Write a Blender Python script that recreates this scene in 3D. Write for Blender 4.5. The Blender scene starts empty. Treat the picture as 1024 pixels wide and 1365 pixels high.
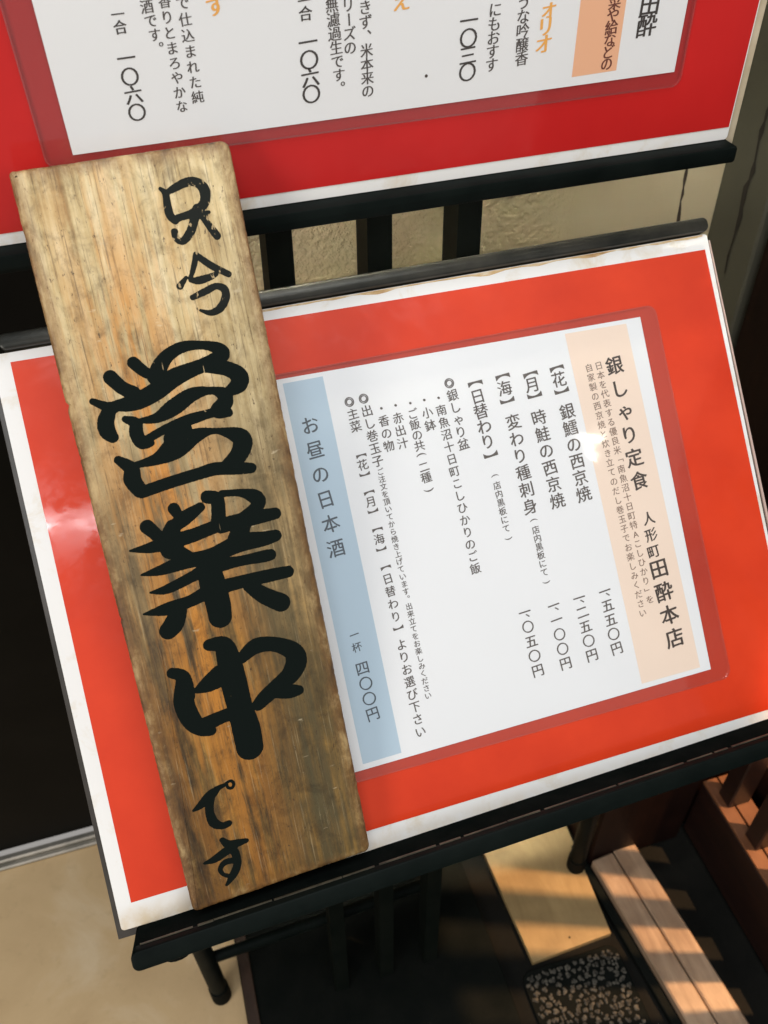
# A wooden shop sign leaning on a two-tier menu stand. Lengths in metres unless a table says mm.
# Surveyed frames of the three tilted surfaces (origin, axes), text tables (string, start, end, size in mm) and brush strokes (x, y, radius in mm)
CAM_R=[[0.958079, -0.285589, -0.022868], [-0.212358, -0.65429, -0.725816], [0.192323, 0.700246, -0.687508]]
FPX=1161.05
MENU_O=[-0.08566, 0.23313, 0.57185];MENU_U=[0.0, 0.680806, 0.732464];MENU_N=[0.0, -0.732464, 0.680806]
BOARD_O=[-0.053156, 0.212662, 0.58068];BOARD_X=[0.999027, 0.037607, -0.023057];BOARD_U=[-0.00087, 0.539377, 0.842064];BOARD_N=[0.044104, -0.841224, 0.538885]
UP_O=[-0.11175, 0.435, 0.85475]
BOARD_Q=[(-0.0,377.3),(99.5,379.5),(99.5,2.3),(0.0,0.0)]
LOW_TEXT=[
 ('銀しゃり定食',342.7,235.0,343.3,162.7,11.1,'k'),
 ('人形町',344.3,138.8,343.0,118.2,8.0,'k'),
 ('田酔本店',344.1,107.0,345.1,62.9,11.8,'k'),
 ('日本を代表する優良米「南魚沼十日町特Aこしひかり」を',332.5,236.8,334.1,89.9,5.0,'b'),
 ('自家製の西京焼と炊き立てのだし巻玉子でお楽しみください',325.9,236.6,327.6,82.9,4.9,'b'),
 ('【花】',305.1,241.4,305.4,225.1,9.2,'g'),
 ('銀鱈の西京焼',306.3,213.3,305.7,162.2,9.3,'g'),
 ('一五五〇円',306.2,101.7,306.2,65.9,7.8,'g'),
 ('、',307.7,99.5,307.7,99.5,7.3,'g'),
 ('【月】',287.8,240.9,287.8,225.7,9.1,'g'),
 ('時鮭の西京焼',287.7,213.2,288.3,161.8,9.1,'g'),
 ('一二五〇円',289.1,101.5,289.6,65.8,7.7,'g'),
 ('、',290.6,99.3,290.6,99.3,7.2,'g'),
 ('【海】',270.3,242.8,270.2,225.9,9.0,'g'),
 ('変わり種刺身',271.3,213.7,270.5,162.1,9.0,'g'),
 ('(店内黒板にて)',271.1,153.0,270.8,116.5,4.8,'g'),
 ('一一〇〇円',272.2,100.9,272.1,65.1,7.6,'g'),
 ('、',273.7,98.7,273.7,98.7,7.1,'g'),
 ('【日替わり】',252.7,241.9,253.1,196.3,8.9,'g'),
 ('(店内黒板にて)',253.1,184.0,253.2,147.3,4.7,'g'),
 ('一〇五〇円',253.5,101.2,254.0,65.3,7.5,'g'),
 ('、',254.9,99.0,254.9,99.0,7.0,'g'),
 ('◎銀しゃり盆',237.7,243.8,238.0,206.9,6.8,'g'),
 ('・南魚沼十日町こしひかりのご飯',229.1,236.4,229.3,133.5,6.3,'g'),
 ('・小鉢',220.3,236.8,220.7,221.6,6.5,'g'),
 ('・ご飯の共(二種)',211.7,236.6,211.6,185.9,6.2,'g'),
 ('・赤出汁',202.8,237.0,202.2,214.6,6.4,'g'),
 ('・香の物',194.1,236.9,193.8,214.7,6.4,'g'),
 ('◎出し巻玉子',185.4,244.5,185.4,207.5,6.6,'g'),
 ('ご注文を頂いてから焼き上げています。出来立てをお楽しみください',185.6,201.2,185.2,67.7,4.0,'g'),
 ('◎主菜',176.8,244.2,177.1,229.6,6.5,'g'),
 ('【花】',176.5,213.3,176.2,200.9,6.1,'g'),
 ('【月】',176.4,191.6,176.4,179.1,6.1,'g'),
 ('【海】',176.6,169.7,176.4,156.6,6.1,'g'),
 ('【日替わり】',176.6,147.1,176.4,109.7,6.1,'g'),
 ('よりお選び下さい',176.2,100.6,176.3,48.4,6.4,'g'),
 ('お昼の日本酒',151.3,235.3,150.8,163.5,10.1,'n'),
 ('一杯',150.5,112.7,150.5,105.4,5.6,'n'),
 ('四〇〇円',151.0,92.8,151.2,65.7,7.9,'n'),
]
UP_TEXT=[
 ('一合',119.5,95.9,119.4,90.9,5.6,'m'),
 ('一〇六〇',119.2,78.5,119.0,55.5,7.9,'m'),
 ('酒です。',132.2,97.7,133.9,81.0,5.4,'s'),
 ('香りとまろやかな',140.0,99.1,139.6,55.8,5.4,'s'),
 ('で仕込まれた純',147.6,97.8,147.5,59.0,5.5,'s'),
 ('す',161.6,95.4,161.6,95.4,8.4,'o'),
 ('一合',201.6,93.9,201.4,88.7,6.2,'m'),
 ('一〇六〇',201.6,76.8,201.3,54.1,8.7,'m'),
 ('無濾過生です。',213.9,91.0,215.6,55.3,6.0,'s'),
 ('リーズの',221.4,90.4,221.5,72.5,6.0,'s'),
 ('きず、米本来の',229.5,88.7,229.4,52.4,6.1,'s'),
 ('え',246.9,89.7,246.9,89.7,8.5,'o'),
 ('一〇三〇',280.7,78.4,280.9,55.4,9.0,'m'),
 ('にもおすす',293.9,81.9,293.6,57.4,6.6,'s'),
 ('うな吟醸香',308.4,83.9,309.6,58.7,6.7,'s'),
 ('ォリオ',321.3,80.0,321.0,64.2,9.0,'o'),
 ('菜や給などの',357.3,79.6,357.6,51.2,6.7,'w'),
 ('田酔',377.3,76.8,377.4,67.2,10.9,'m'),
]
BLUE=[(141.1,261.5),(164.5,261.5),(162.8,39.6),(139.5,39.1)]
PEACH=[(315.1,259.7),(356.1,258.9),(357.9,41.0),(317.6,40.8)]
UPPEACH=[(338.6,88.3),(363.1,86.3),(363.8,47.5),(338.7,46.9)]
UPPAGE=[(87.0,104.0),(398.5,76.6),(399.0,43.0),(86.1,40.0)]
UPFILM=[(76.8,104.9),(402.8,76.3),(402.8,39.9),(73.0,37.9)]
UPOUT=[(443.2,72.7),(442.8,-0.0),(448.2,-7.2),(161.4,0.1)]
LEDGE_UP=[(42.0,3.1),(162.1,5.2),(446.0,0.8),(448.2,-7.2),(166.4,-6.8)]
FILM=[(377.6,266.5),(376.8,30.9),(137.5,31.2),(139.6,267.9),(375.8,263.5)]
GLYPHS=[
 ('只',[[(63.61, 361.48, 1.05), (65.46, 359.14, 1.79), (65.21, 354.13, 2.11), (65.45, 349.34, 2.33), (67.25, 346.65, 1.92)], [(66.55, 359.63, 1.48), (70.72, 361.3, 2.11), (76.54, 362.98, 2.33), (80.76, 362.23, 2.56), (83.35, 358.95, 3.0), (83.15, 354.94, 2.79), (81.25, 351.79, 2.58), (75.67, 349.02, 2.14), (68.8, 347.72, 1.92)], [(78.27, 350.8, 2.36), (75.74, 345.27, 2.36), (72.67, 340.35, 2.36), (68.66, 337.16, 1.93), (65.77, 338.97, 1.71), (65.86, 341.84, 1.92)], [(80.05, 346.29, 1.51), (82.86, 341.28, 2.17), (84.92, 337.32, 2.18)], [(75.45, 347.98, 2.57), (80.39, 347.85, 1.94), (83.53, 348.49, 0.86)]]),
 ('今',[[(73.36, 330.33, 1.62), (71.4, 325.41, 1.52), (68.4, 319.87, 1.19)], [(73.7, 329.85, 1.73), (79.24, 324.45, 1.97), (86.6, 319.27, 1.77)], [(62.94, 317.23, 1.95), (66.59, 320.7, 0.98)], [(68.24, 319.13, 1.09), (72.34, 318.5, 2.18), (78.14, 319.36, 1.75), (80.81, 320.27, 1.32)], [(67.63, 311.22, 1.53), (74.56, 313.21, 1.97), (79.38, 314.65, 1.76), (83.08, 312.86, 2.21), (83.0, 308.76, 2.33), (79.44, 304.33, 2.22), (74.59, 302.9, 1.66), (69.92, 304.78, 0.77)]]),
 ('営',[[(34.15, 286.08, 3.13), (38.45, 280.84, 2.83), (42.86, 278.35, 2.19)], [(22.41, 281.34, 3.65), (26.34, 275.82, 3.46), (30.97, 272.15, 3.7)], [(12.0, 271.86, 1.71), (17.07, 268.65, 2.37), (20.58, 267.4, 3.03)], [(18.9, 267.17, 3.24), (15.65, 261.62, 4.12), (15.27, 257.18, 4.13), (16.9, 253.9, 3.05)], [(20.19, 268.04, 2.38), (29.98, 267.84, 4.15), (40.62, 270.88, 4.61), (50.64, 275.79, 4.64), (60.18, 278.22, 3.78), (68.49, 279.89, 3.58), (75.7, 282.58, 3.81), (74.34, 285.88, 3.13), (67.0, 288.74, 2.22), (58.13, 289.4, 2.86), (50.9, 286.98, 3.29), (46.08, 282.81, 3.94), (42.74, 277.81, 4.38)], [(67.16, 279.0, 3.8), (76.73, 275.55, 3.84), (81.61, 271.21, 4.55), (80.52, 267.15, 4.33), (75.01, 264.72, 2.5)], [(24.56, 260.98, 1.75), (28.64, 258.13, 3.07), (28.02, 253.47, 3.52), (29.41, 248.37, 3.1), (33.68, 247.5, 1.78)], [(30.69, 258.86, 1.32), (39.02, 258.81, 2.66), (47.62, 262.15, 4.23), (57.62, 266.52, 3.58), (66.79, 266.73, 2.03), (72.48, 263.7, 3.63), (72.2, 259.7, 4.09), (68.04, 256.45, 3.86), (72.88, 254.69, 2.28)], [(30.04, 248.7, 2.21), (40.98, 252.57, 2.23), (52.78, 254.82, 2.92), (62.15, 255.86, 2.49), (69.15, 256.23, 2.27)], [(43.23, 247.5, 3.81), (50.84, 251.16, 3.37)], [(17.02, 242.57, 2.2), (21.88, 237.27, 3.77), (21.3, 231.83, 4.45), (23.56, 226.08, 3.8)], [(24.13, 225.14, 3.14), (37.51, 226.89, 3.17), (51.54, 228.21, 3.2), (60.97, 228.91, 3.45), (72.24, 226.73, 3.26), (78.18, 225.7, 2.81)], [(22.18, 238.59, 1.33), (34.66, 239.43, 3.13), (44.53, 243.17, 5.85), (55.63, 246.95, 3.62), (64.89, 247.17, 1.6), (74.51, 243.11, 4.15), (76.8, 239.46, 5.09), (73.68, 233.58, 4.64), (66.85, 229.08, 3.7)]]),
 ('業',[[(22.93, 207.93, 3.85), (26.76, 202.25, 3.42), (30.66, 194.09, 4.6)], [(37.14, 213.94, 3.19), (38.49, 209.69, 2.52), (37.21, 207.0, 2.52)], [(54.02, 216.12, 3.46), (58.28, 214.2, 3.71), (57.94, 208.25, 3.73), (56.71, 202.48, 3.97)], [(61.06, 216.23, 1.86), (70.17, 214.68, 2.11), (77.14, 210.95, 4.02), (77.86, 206.89, 3.56), (71.45, 203.71, 2.6), (63.57, 200.28, 3.06), (57.56, 199.85, 3.51)], [(49.62, 211.95, 2.54), (40.65, 208.0, 3.91), (32.95, 204.39, 2.98)], [(12.27, 198.29, 0.57), (21.15, 197.58, 2.73), (31.55, 198.1, 3.91), (43.3, 198.94, 3.71), (57.81, 201.01, 3.51), (72.03, 200.77, 4.03), (85.26, 200.55, 3.23)], [(34.84, 205.15, 4.13), (32.74, 200.83, 4.59), (33.94, 193.3, 4.16), (38.43, 187.34, 4.66)], [(67.99, 198.64, 4.73), (64.24, 192.16, 5.21)], [(14.94, 185.23, 0.57), (24.11, 185.37, 2.76), (35.97, 186.72, 3.95), (50.07, 186.95, 4.0), (64.93, 189.77, 4.98), (76.85, 189.16, 4.08), (83.23, 189.39, 3.25)], [(17.08, 175.55, 0.58), (25.32, 175.29, 2.56), (38.86, 178.64, 3.05), (48.81, 181.1, 4.24), (63.02, 180.71, 2.86), (75.02, 180.27, 3.37), (78.67, 180.26, 3.14)], [(11.64, 165.66, 0.58), (23.1, 165.37, 3.5), (35.05, 166.61, 3.3), (46.27, 169.33, 4.03), (60.78, 170.03, 3.6), (75.3, 169.78, 3.64), (85.7, 169.47, 3.3)], [(47.33, 185.16, 5.17), (47.29, 174.05, 6.86), (47.82, 162.68, 6.68), (47.48, 154.96, 6.24)], [(28.35, 162.76, 4.23), (24.83, 157.45, 5.17), (21.11, 154.32, 4.7)], [(64.99, 167.08, 3.62), (70.94, 160.51, 4.63), (78.92, 154.37, 5.17)]]),
 ('中',[[(18.21, 132.39, 2.98), (22.76, 128.92, 3.83), (21.73, 120.47, 5.54), (20.39, 114.4, 5.56), (22.02, 105.44, 5.36), (25.54, 99.52, 4.17), (30.22, 97.04, 2.96)], [(38.93, 141.9, 3.25), (45.74, 140.04, 4.84), (46.83, 132.67, 6.33), (46.88, 119.69, 7.13), (47.13, 105.17, 6.95), (47.79, 93.01, 7.77), (47.55, 82.34, 7.57)], [(53.5, 130.81, 3.19), (61.74, 135.01, 4.43), (71.31, 133.42, 4.22), (79.49, 127.51, 5.27), (80.4, 121.34, 6.05), (76.15, 115.26, 5.3), (69.37, 111.64, 4.53), (60.84, 106.69, 4.26), (56.49, 103.72, 3.51)], [(66.28, 108.82, 4.27), (73.37, 106.49, 4.3), (78.5, 105.53, 2.93)], [(28.22, 120.14, 1.94), (34.61, 121.91, 4.62), (41.22, 124.56, 6.1)], [(26.38, 100.58, 4.41), (35.26, 102.38, 3.94), (42.77, 103.16, 3.72)]]),
 ('で',[[(12.47, 56.82, 0.75), (16.52, 58.59, 2.13), (22.2, 62.15, 3.01), (27.13, 65.02, 1.63), (30.63, 65.78, 1.13)], [(31.83, 66.75, 0.76), (34.37, 67.02, 0.88), (35.3, 64.95, 0.89), (34.02, 63.04, 0.89), (31.98, 63.98, 0.88), (31.83, 66.75, 0.76)], [(22.35, 61.7, 2.51), (20.19, 53.95, 2.4), (20.94, 47.1, 2.79), (24.49, 43.96, 2.17), (28.25, 44.06, 1.92)]]),
 ('す',[[(23.06, 36.12, 1.54), (25.77, 32.39, 2.57), (30.65, 31.67, 2.32), (35.05, 31.54, 1.42)], [(11.59, 26.2, 0.77), (17.04, 26.64, 2.18), (23.83, 29.15, 2.57), (29.2, 30.77, 1.81)], [(26.95, 30.86, 2.58), (28.19, 24.8, 2.33), (27.55, 19.38, 2.34), (24.56, 14.79, 2.34), (20.04, 10.17, 0.91)], [(26.23, 22.68, 1.81), (21.91, 23.09, 1.81), (18.7, 20.43, 1.42), (19.34, 16.95, 1.16), (22.04, 14.84, 1.3)]]),
]
WORLD_STRENGTH = .34
AREAS = [
 ('ceiling_light_panel', (.10, -.25, 2.55), (.1, .4, .7), 1.4, .8, 26, (.95, .98, 1)),
 ('left_fill_light', (-2.1, -1.5, 1.55), (.1, .4, .7), .9, .9, 32, (1, .95, .88)),  # unseen fill added at the left for the upright card and soft shadows
 ('right_fill_light', (2.7, -1.5, 1.6), (.1, .4, .7), .9, .9, 26, (1, .95, .88)),  # matching unseen fill added at the right
 ('fluorescent_tube', (-.33, -.83, 1.93), (-.07, .375, .72), .5, .03, 2.0, (.95, .97, 1)),
]
BULB = 1.4; BULB_POS = (.9985, -.8291, 1.822)
SPOT = 400
GRAZE = 1.3
FILM_MILK = .022
UPPAGE_POLY = [(.0863, .0404), (.3987, .0430), (.3987, .262), (.0863, .262)]
UPPEACH_Q = [(338.6, 46.9), (363.8, 47.5), (363.1, 255), (338.6, 255)]
import bpy, math, random
from mathutils import Matrix, Vector, noise
random.seed(7)
C = bpy.context.scene.collection
SC = bpy.context.scene

# ------------------------------------------------------------------ camera, world, lights, exposure
cam_d = bpy.data.cameras.new('camera'); cam = bpy.data.objects.new('camera', cam_d); C.objects.link(cam)
SC.camera = cam
cam_d.sensor_fit = 'VERTICAL'; cam_d.sensor_height = 36.0; cam_d.lens = FPX/1365*36.0
cam_d.clip_start = 0.01; cam_d.clip_end = 60
cr = CAM_R
cam.matrix_world = Matrix(((cr[0][0], -cr[1][0], -cr[2][0], 0), (cr[0][1], -cr[1][1], -cr[2][1], 0),
                           (cr[0][2], -cr[1][2], -cr[2][2], 1.05), (0, 0, 0, 1)))
cam_d.dof.use_dof = True; cam_d.dof.focus_distance = 0.475; cam_d.dof.aperture_fstop = 15

w = bpy.data.worlds.new("World"); SC.world = w; w.use_nodes = True
bg = w.node_tree.nodes['Background']; bg.inputs[0].default_value = (1.0, 0.96, 0.91, 1); bg.inputs[1].default_value = WORLD_STRENGTH
SC.view_settings.view_transform = 'Standard'; SC.view_settings.look = 'None'
SC.view_settings.exposure = 0; SC.view_settings.gamma = 1

def look(o, loc, tgt):
    o.location = loc
    o.rotation_euler = (Vector(tgt)-Vector(loc)).to_track_quat('-Z', 'Y').to_euler()
def area(name, loc, tgt, sx, sy, watts, col):
    d = bpy.data.lights.new(name, 'AREA'); d.shape = 'RECTANGLE'; d.size = sx; d.size_y = sy; d.energy = watts; d.color = col
    o = bpy.data.objects.new(name, d); C.objects.link(o); look(o, loc, tgt); return o
for a in AREAS: area(*a)
o = area('wall_fill_light', (.25, .545, 2.40), (.25, .590, .78), .42, .05, GRAZE, (1, .93, .74)); o.data.spread = math.radians(14)  # unseen lamp added to brighten the wall behind the menus
# small halogen downlight that glints in the lamination film
d = bpy.data.lights.new('halogen_downlight', 'POINT'); d.energy = BULB; d.shadow_soft_size = 0.012; d.color = (1, .9, .74)
o = bpy.data.objects.new('halogen_downlight', d); C.objects.link(o); o.location = BULB_POS
# warm spotlight that shines through the lattice door onto the floor
d = bpy.data.lights.new('warm_spotlight', 'SPOT'); d.energy = SPOT; d.shadow_soft_size = 0.02; d.color = (1, .56, .25)
d.spot_size = math.radians(14.5); d.spot_blend = 0.2
o = bpy.data.objects.new('warm_spotlight', d); C.objects.link(o); look(o, (1.2, 0.0, 2.4), (.38, .27, 0))

# ------------------------------------------------------------------ materials
def mat(name, col, rough=.6, **k):
    m = bpy.data.materials.new(name); m.use_nodes = True
    b = m.node_tree.nodes['Principled BSDF']
    b.inputs['Base Color'].default_value = (*col, 1); b.inputs['Roughness'].default_value = rough
    for key, v in k.items():
        b.inputs[key.replace('_', ' ')].default_value = v
    return m
class N:
    """small node-graph helper"""
    def __init__(s, m): s.m = m; s.t = m.node_tree; s.b = s.t.nodes['Principled BSDF']
    def n(s, typ, **k):
        x = s.t.nodes.new(typ)
        for a, v in k.items(): setattr(x, a, v)
        return x
    def link(s, a, b): s.t.links.new(a, b)
    def coords(s, scale=(1, 1, 1), kind='Object'):
        tc = s.n('ShaderNodeTexCoord'); mp = s.n('ShaderNodeMapping'); mp.inputs['Scale'].default_value = scale
        s.link(tc.outputs[kind], mp.inputs[0]); return mp.outputs[0]
    def noise(s, vec, scale, detail=4, rough=.5, dist=0):
        x = s.n('ShaderNodeTexNoise'); x.inputs['Scale'].default_value = scale; x.inputs['Detail'].default_value = detail
        x.inputs['Roughness'].default_value = rough; x.inputs['Distortion'].default_value = dist
        s.link(vec, x.inputs['Vector']); return x.outputs['Fac']
    def ramp(s, fac, stops):
        x = s.n('ShaderNodeValToRGB'); e = x.color_ramp.elements
        while len(e) < len(stops): e.new(.5)
        for el, (p, c) in zip(e, stops): el.position = p; el.color = (*c, 1) if len(c) == 3 else c
        s.link(fac, x.inputs[0]); return x.outputs[0]
    def mix(s, fac, a, b, mode='MIX'):
        x = s.n('ShaderNodeMix', data_type='RGBA', blend_type=mode)
        for sock, v in ((x.inputs[0], fac), (x.inputs[6], a), (x.inputs[7], b)):
            if isinstance(v, (int, float)): sock.default_value = v
            elif isinstance(v, tuple): sock.default_value = (*v, 1)
            else: s.link(v, sock)
        return x.outputs[2]
    def math(s, op, a, b=0.0, clamp=False):
        x = s.n('ShaderNodeMath', operation=op, use_clamp=clamp)
        for i, v in enumerate((a, b)):
            if isinstance(v, (int, float)): x.inputs[i].default_value = v
            else: s.link(v, x.inputs[i])
        return x.outputs[0]
    def bump(s, h, strength=.3, dist=.001):
        x = s.n('ShaderNodeBump'); x.inputs['Strength'].default_value = strength; x.inputs['Distance'].default_value = dist
        s.link(h, x.inputs['Height']); s.link(x.outputs[0], s.b.inputs['Normal'])
    def base(s, c): s.link(c, s.b.inputs['Base Color'])
    def rough(s, c): s.link(c, s.b.inputs['Roughness'])

def mottled(name, c1, c2, scale, rough=.6, bump=0, bs=None, bd=.001, **k):
    if max(c2) < .05: k.setdefault('Specular_IOR_Level', .05)
    m = mat(name, c1, rough, **k); g = N(m); v = g.coords()
    g.base(g.ramp(g.noise(v, scale, 6, .6), [(.3, c1), (.7, c2)]))
    if bump: g.bump(g.noise(v, bs or scale*4, 5), bump, bd)
    return m

# weathered plank: v runs up the board (0 foot, 0.377 top), x across (0..0.0995)
def plank_material():
    m = mat('weathered_plank', (.3, .2, .1), .62); g = N(m)
    tc = g.n('ShaderNodeTexCoord'); sep = g.n('ShaderNodeSeparateXYZ'); g.link(tc.outputs['Object'], sep.inputs[0])
    X, V = sep.outputs[0], sep.outputs[1]
    fine = g.noise(g.coords((1, .022, 1)), 900, 6, .7, 0)            # hairline grain
    mid = g.noise(g.coords((1, .035, 1)), 260, 6, .6, 0)             # growth-ring streaks
    wide = g.noise(g.coords((1, .06, 1)), 60, 5, .55, .2)
    blot = g.noise(g.coords((1, .55, 1)), 62, 9, .72, .3)            # weather blotches
    patch = g.noise(g.coords((1, .45, 1)), 24, 4, .6, .3)
    spots = g.noise(g.coords((1, .40, 1)), 520, 6, .75)
    grain = g.math('ADD', g.math('MULTIPLY', mid, .36), g.math('ADD', g.math('MULTIPLY', wide, .30), g.math('MULTIPLY', blot, .34)))
    up = g.math('ADD', g.math('DIVIDE', V, .377), g.math('MULTIPLY', g.math('SUBTRACT', patch, .5), .5))
    pale = g.ramp(grain, [(.38, (.31, .20, .085)), (.45, (.48, .36, .18)), (.52, (.59, .475, .275)), (.60, (.70, .595, .39))])
    dark = g.ramp(grain, [(.40, (.016, .009, .003)), (.46, (.060, .033, .010)), (.53, (.145, .082, .022)), (.62, (.34, .195, .05))])
    t = g.ramp(up, [(.32, (0, 0, 0)), (.56, (.28, .28, .28)), (.70, (.72, .72, .72)), (.84, (1, 1, 1))])
    col = g.mix(t, dark, pale)
    # orange heartwood band left of the centre line, green-grey weathering to the right of it
    band = g.math('SUBTRACT', 1, g.math('MULTIPLY', g.math('ABSOLUTE', g.math('SUBTRACT', X, .036)), 25), True)
    band = g.math('MULTIPLY', band, g.ramp(g.noise(g.coords((1, .10, 1)), 95, 7, .65), [(.43, (0, 0, 0)), (.53, (1, 1, 1))]))
    bv = g.ramp(g.math('DIVIDE', V, .38), [(.0, (.40, .40, .40)), (.30, (.9, .9, .9)), (.66, (1, 1, 1)), (.80, (.75, .75, .75)), (.95, (.35, .35, .35))])
    col = g.mix(g.math('MULTIPLY', g.math('MULTIPLY', band, bv), .85), col, (.58, .235, .032))
    gr = g.math('MULTIPLY', g.math('SUBTRACT', X, .048), 34, True)
    gr = g.math('MULTIPLY', gr, g.ramp(up, [(.25, (.9, .9, .9)), (.65, (.5, .5, .5)), (.85, (.0, .0, .0))]))
    gr = g.math('MULTIPLY', gr, g.ramp(grain, [(.42, (1, 1, 1)), (.60, (.25, .25, .25))]))
    col = g.mix(g.math('MULTIPLY', gr, .75), col, (.115, .095, .042))
    # dirt in the grain, dark ticks, knots of wear and pale scratches
    col = g.mix(g.ramp(fine, [(.37, (.6, .6, .6)), (.45, (0, 0, 0))]), col, (.10, .062, .025))
    col = g.mix(g.ramp(fine, [(.57, (0, 0, 0)), (.70, (.35, .35, .35))]), col, (.62, .50, .32))
    col = g.mix(g.ramp(spots, [(.35, (.9, .9, .9)), (.40, (0, 0, 0))]), col, (.055, .03, .013))
    col = g.mix(g.ramp(g.noise(g.coords((.35, 1, 1)), 210, 3, .6), [(.68, (0, 0, 0)), (.74, (.5, .5, .5))]), col, (.68, .58, .42))
    # uneven grime, less stretched than the grain
    gm = g.noise(g.coords((1, .7, 1)), 95, 8, .7, .4)
    col = g.mix(1.0, col, g.ramp(gm, [(.34, (.58, .54, .46)), (.50, (.97, .94, .86)), (.64, (1.06, 1.02, .92))]), 'MULTIPLY')
    # stained, worn edges
    ed = g.math('MINIMUM', g.math('MINIMUM', X, g.math('SUBTRACT', .0995, X)), g.math('MINIMUM', V, g.math('SUBTRACT', .3785, V)))
    ed = g.math('ADD', ed, g.math('MULTIPLY', g.math('SUBTRACT', spots, .5), .009))
    e1 = g.ramp(ed, [(.0, (.95, .95, .95)), (.0028, (.7, .7, .7)), (.0065, (0, 0, 0))])
    col = g.mix(e1, col, g.ramp(blot, [(.36, (.07, .032, .011)), (.5, (.19, .09, .026)), (.64, (.48, .33, .15))]))
    g.base(col)
    h = g.math('ADD', g.math('MULTIPLY', fine, .6), g.math('ADD', mid, g.math('MULTIPLY', spots, .35)))
    g.bump(h, .45, .0007)
    g.rough(g.ramp(mid, [(.3, (.68, .68, .68)), (.7, (.48, .48, .48))]))
    return m
def ink_material():
    m = mat('black_sign_paint', (.006, .009, .008), .5, Specular_IOR_Level=.03); g = N(m)
    tc = g.n('ShaderNodeTexCoord'); sep = g.n('ShaderNodeSeparateXYZ'); g.link(tc.outputs['Object'], sep.inputs[0])
    f = g.noise(g.coords((1, .45, 1)), 330, 4, .65)
    up = g.math('MULTIPLY', g.math('SUBTRACT', sep.outputs[1], .295), 90, True)
    thr = g.math('ADD', f, g.math('MULTIPLY', up, .105))
    fleck = g.ramp(thr, [(.715, (0, 0, 0)), (.735, (1, 1, 1))])
    scr = g.ramp(g.noise(g.coords((1, .09, 1)), 250, 3, .5), [(.755, (0, 0, 0)), (.77, (1, 1, 1))])
    grey = g.mix(up, (.006, .009, .008), (.016, .018, .016))
    col = g.mix(g.math('MAXIMUM', fleck, scr), grey, (.36, .27, .15))
    g.base(col); g.bump(g.noise(g.coords((1, .15, 1)), 300, 5, .7), .25, .0006)
    return m
def wallpaper_material():
    m = mat('textured_wallpaper', (.40, .33, .22), .9, Specular_IOR_Level=.15); g = N(m); v = g.coords()
    big = g.noise(v, 6, 3); n1 = g.noise(v, 270, 3, .5, 0); n2 = g.noise(v, 330, 4)
    g.base(g.mix(g.ramp(big, [(.35, (0, 0, 0)), (.65, (1, 1, 1))]), (.60, .50, .29), (.68, .58, .37)))
    sep = g.n('ShaderNodeSeparateXYZ'); tc = g.n('ShaderNodeTexCoord'); g.link(tc.outputs['Object'], sep.inputs[0])
    flat = g.math('SUBTRACT', 1, g.math('MULTIPLY', g.math('SUBTRACT', sep.outputs[0], .30), 22, True))
    hh = g.ramp(n1, [(.36, (0, 0, 0)), (.64, (1, 1, 1))])
    h = g.math('ADD', g.math('MULTIPLY', g.math('MULTIPLY', hh, flat), 1.0), g.math('MULTIPLY', n2, .18))
    g.bump(h, .85, .0014)
    return m
def paper_material(name, c, bump=.06):
    m = mat(name, c, .5); g = N(m); v = g.coords()
    g.base(g.mix(g.noise(v, 14, 3), c, tuple(x*.965 for x in c)))
    g.bump(g.noise(v, 11, 2), bump, .004)
    return m
def card_material():
    m = mat('white_card', (.82, .81, .79), .45); g = N(m); v = g.coords()
    a = g.ramp(g.noise(v, 34, 7, .65, .4), [(.54, (0, 0, 0)), (.70, (.65, .65, .65))])
    tc = g.n('ShaderNodeTexCoord'); sep = g.n('ShaderNodeSeparateXYZ'); g.link(tc.outputs['Object'], sep.inputs[0])
    low = g.math('SUBTRACT', 1, g.math('MULTIPLY', g.math('ADD', sep.outputs[1], .015), 70), True)      # damp stain along the foot
    c = g.mix(a, (.82, .81, .79), (.66, .55, .38))
    g.base(g.mix(g.math('MULTIPLY', low, g.ramp(g.noise(v, 50, 5, .6), [(.35, (0, 0, 0)), (.6, (.8, .8, .8))])), c, (.62, .46, .25)))
    return m
def glossy_print(name, c, c2):
    m = mat(name, c, .5, Specular_IOR_Level=.25, Coat_Weight=.7, Coat_Roughness=.04, Coat_IOR=1.45); g = N(m); v = g.coords()
    g.base(g.ramp(g.noise(v, 13, 5, .55), [(.3, c), (.7, c2)]))
    g.bump(g.noise(v, 9, 2), .10, .01)
    sc = g.ramp(g.noise(g.coords(), 40, 6, .7, .3), [(.40, (.03, .03, .03)), (.62, (.16, .16, .16))]); g.link(sc, g.b.inputs['Coat Roughness'])
    return m
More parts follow.
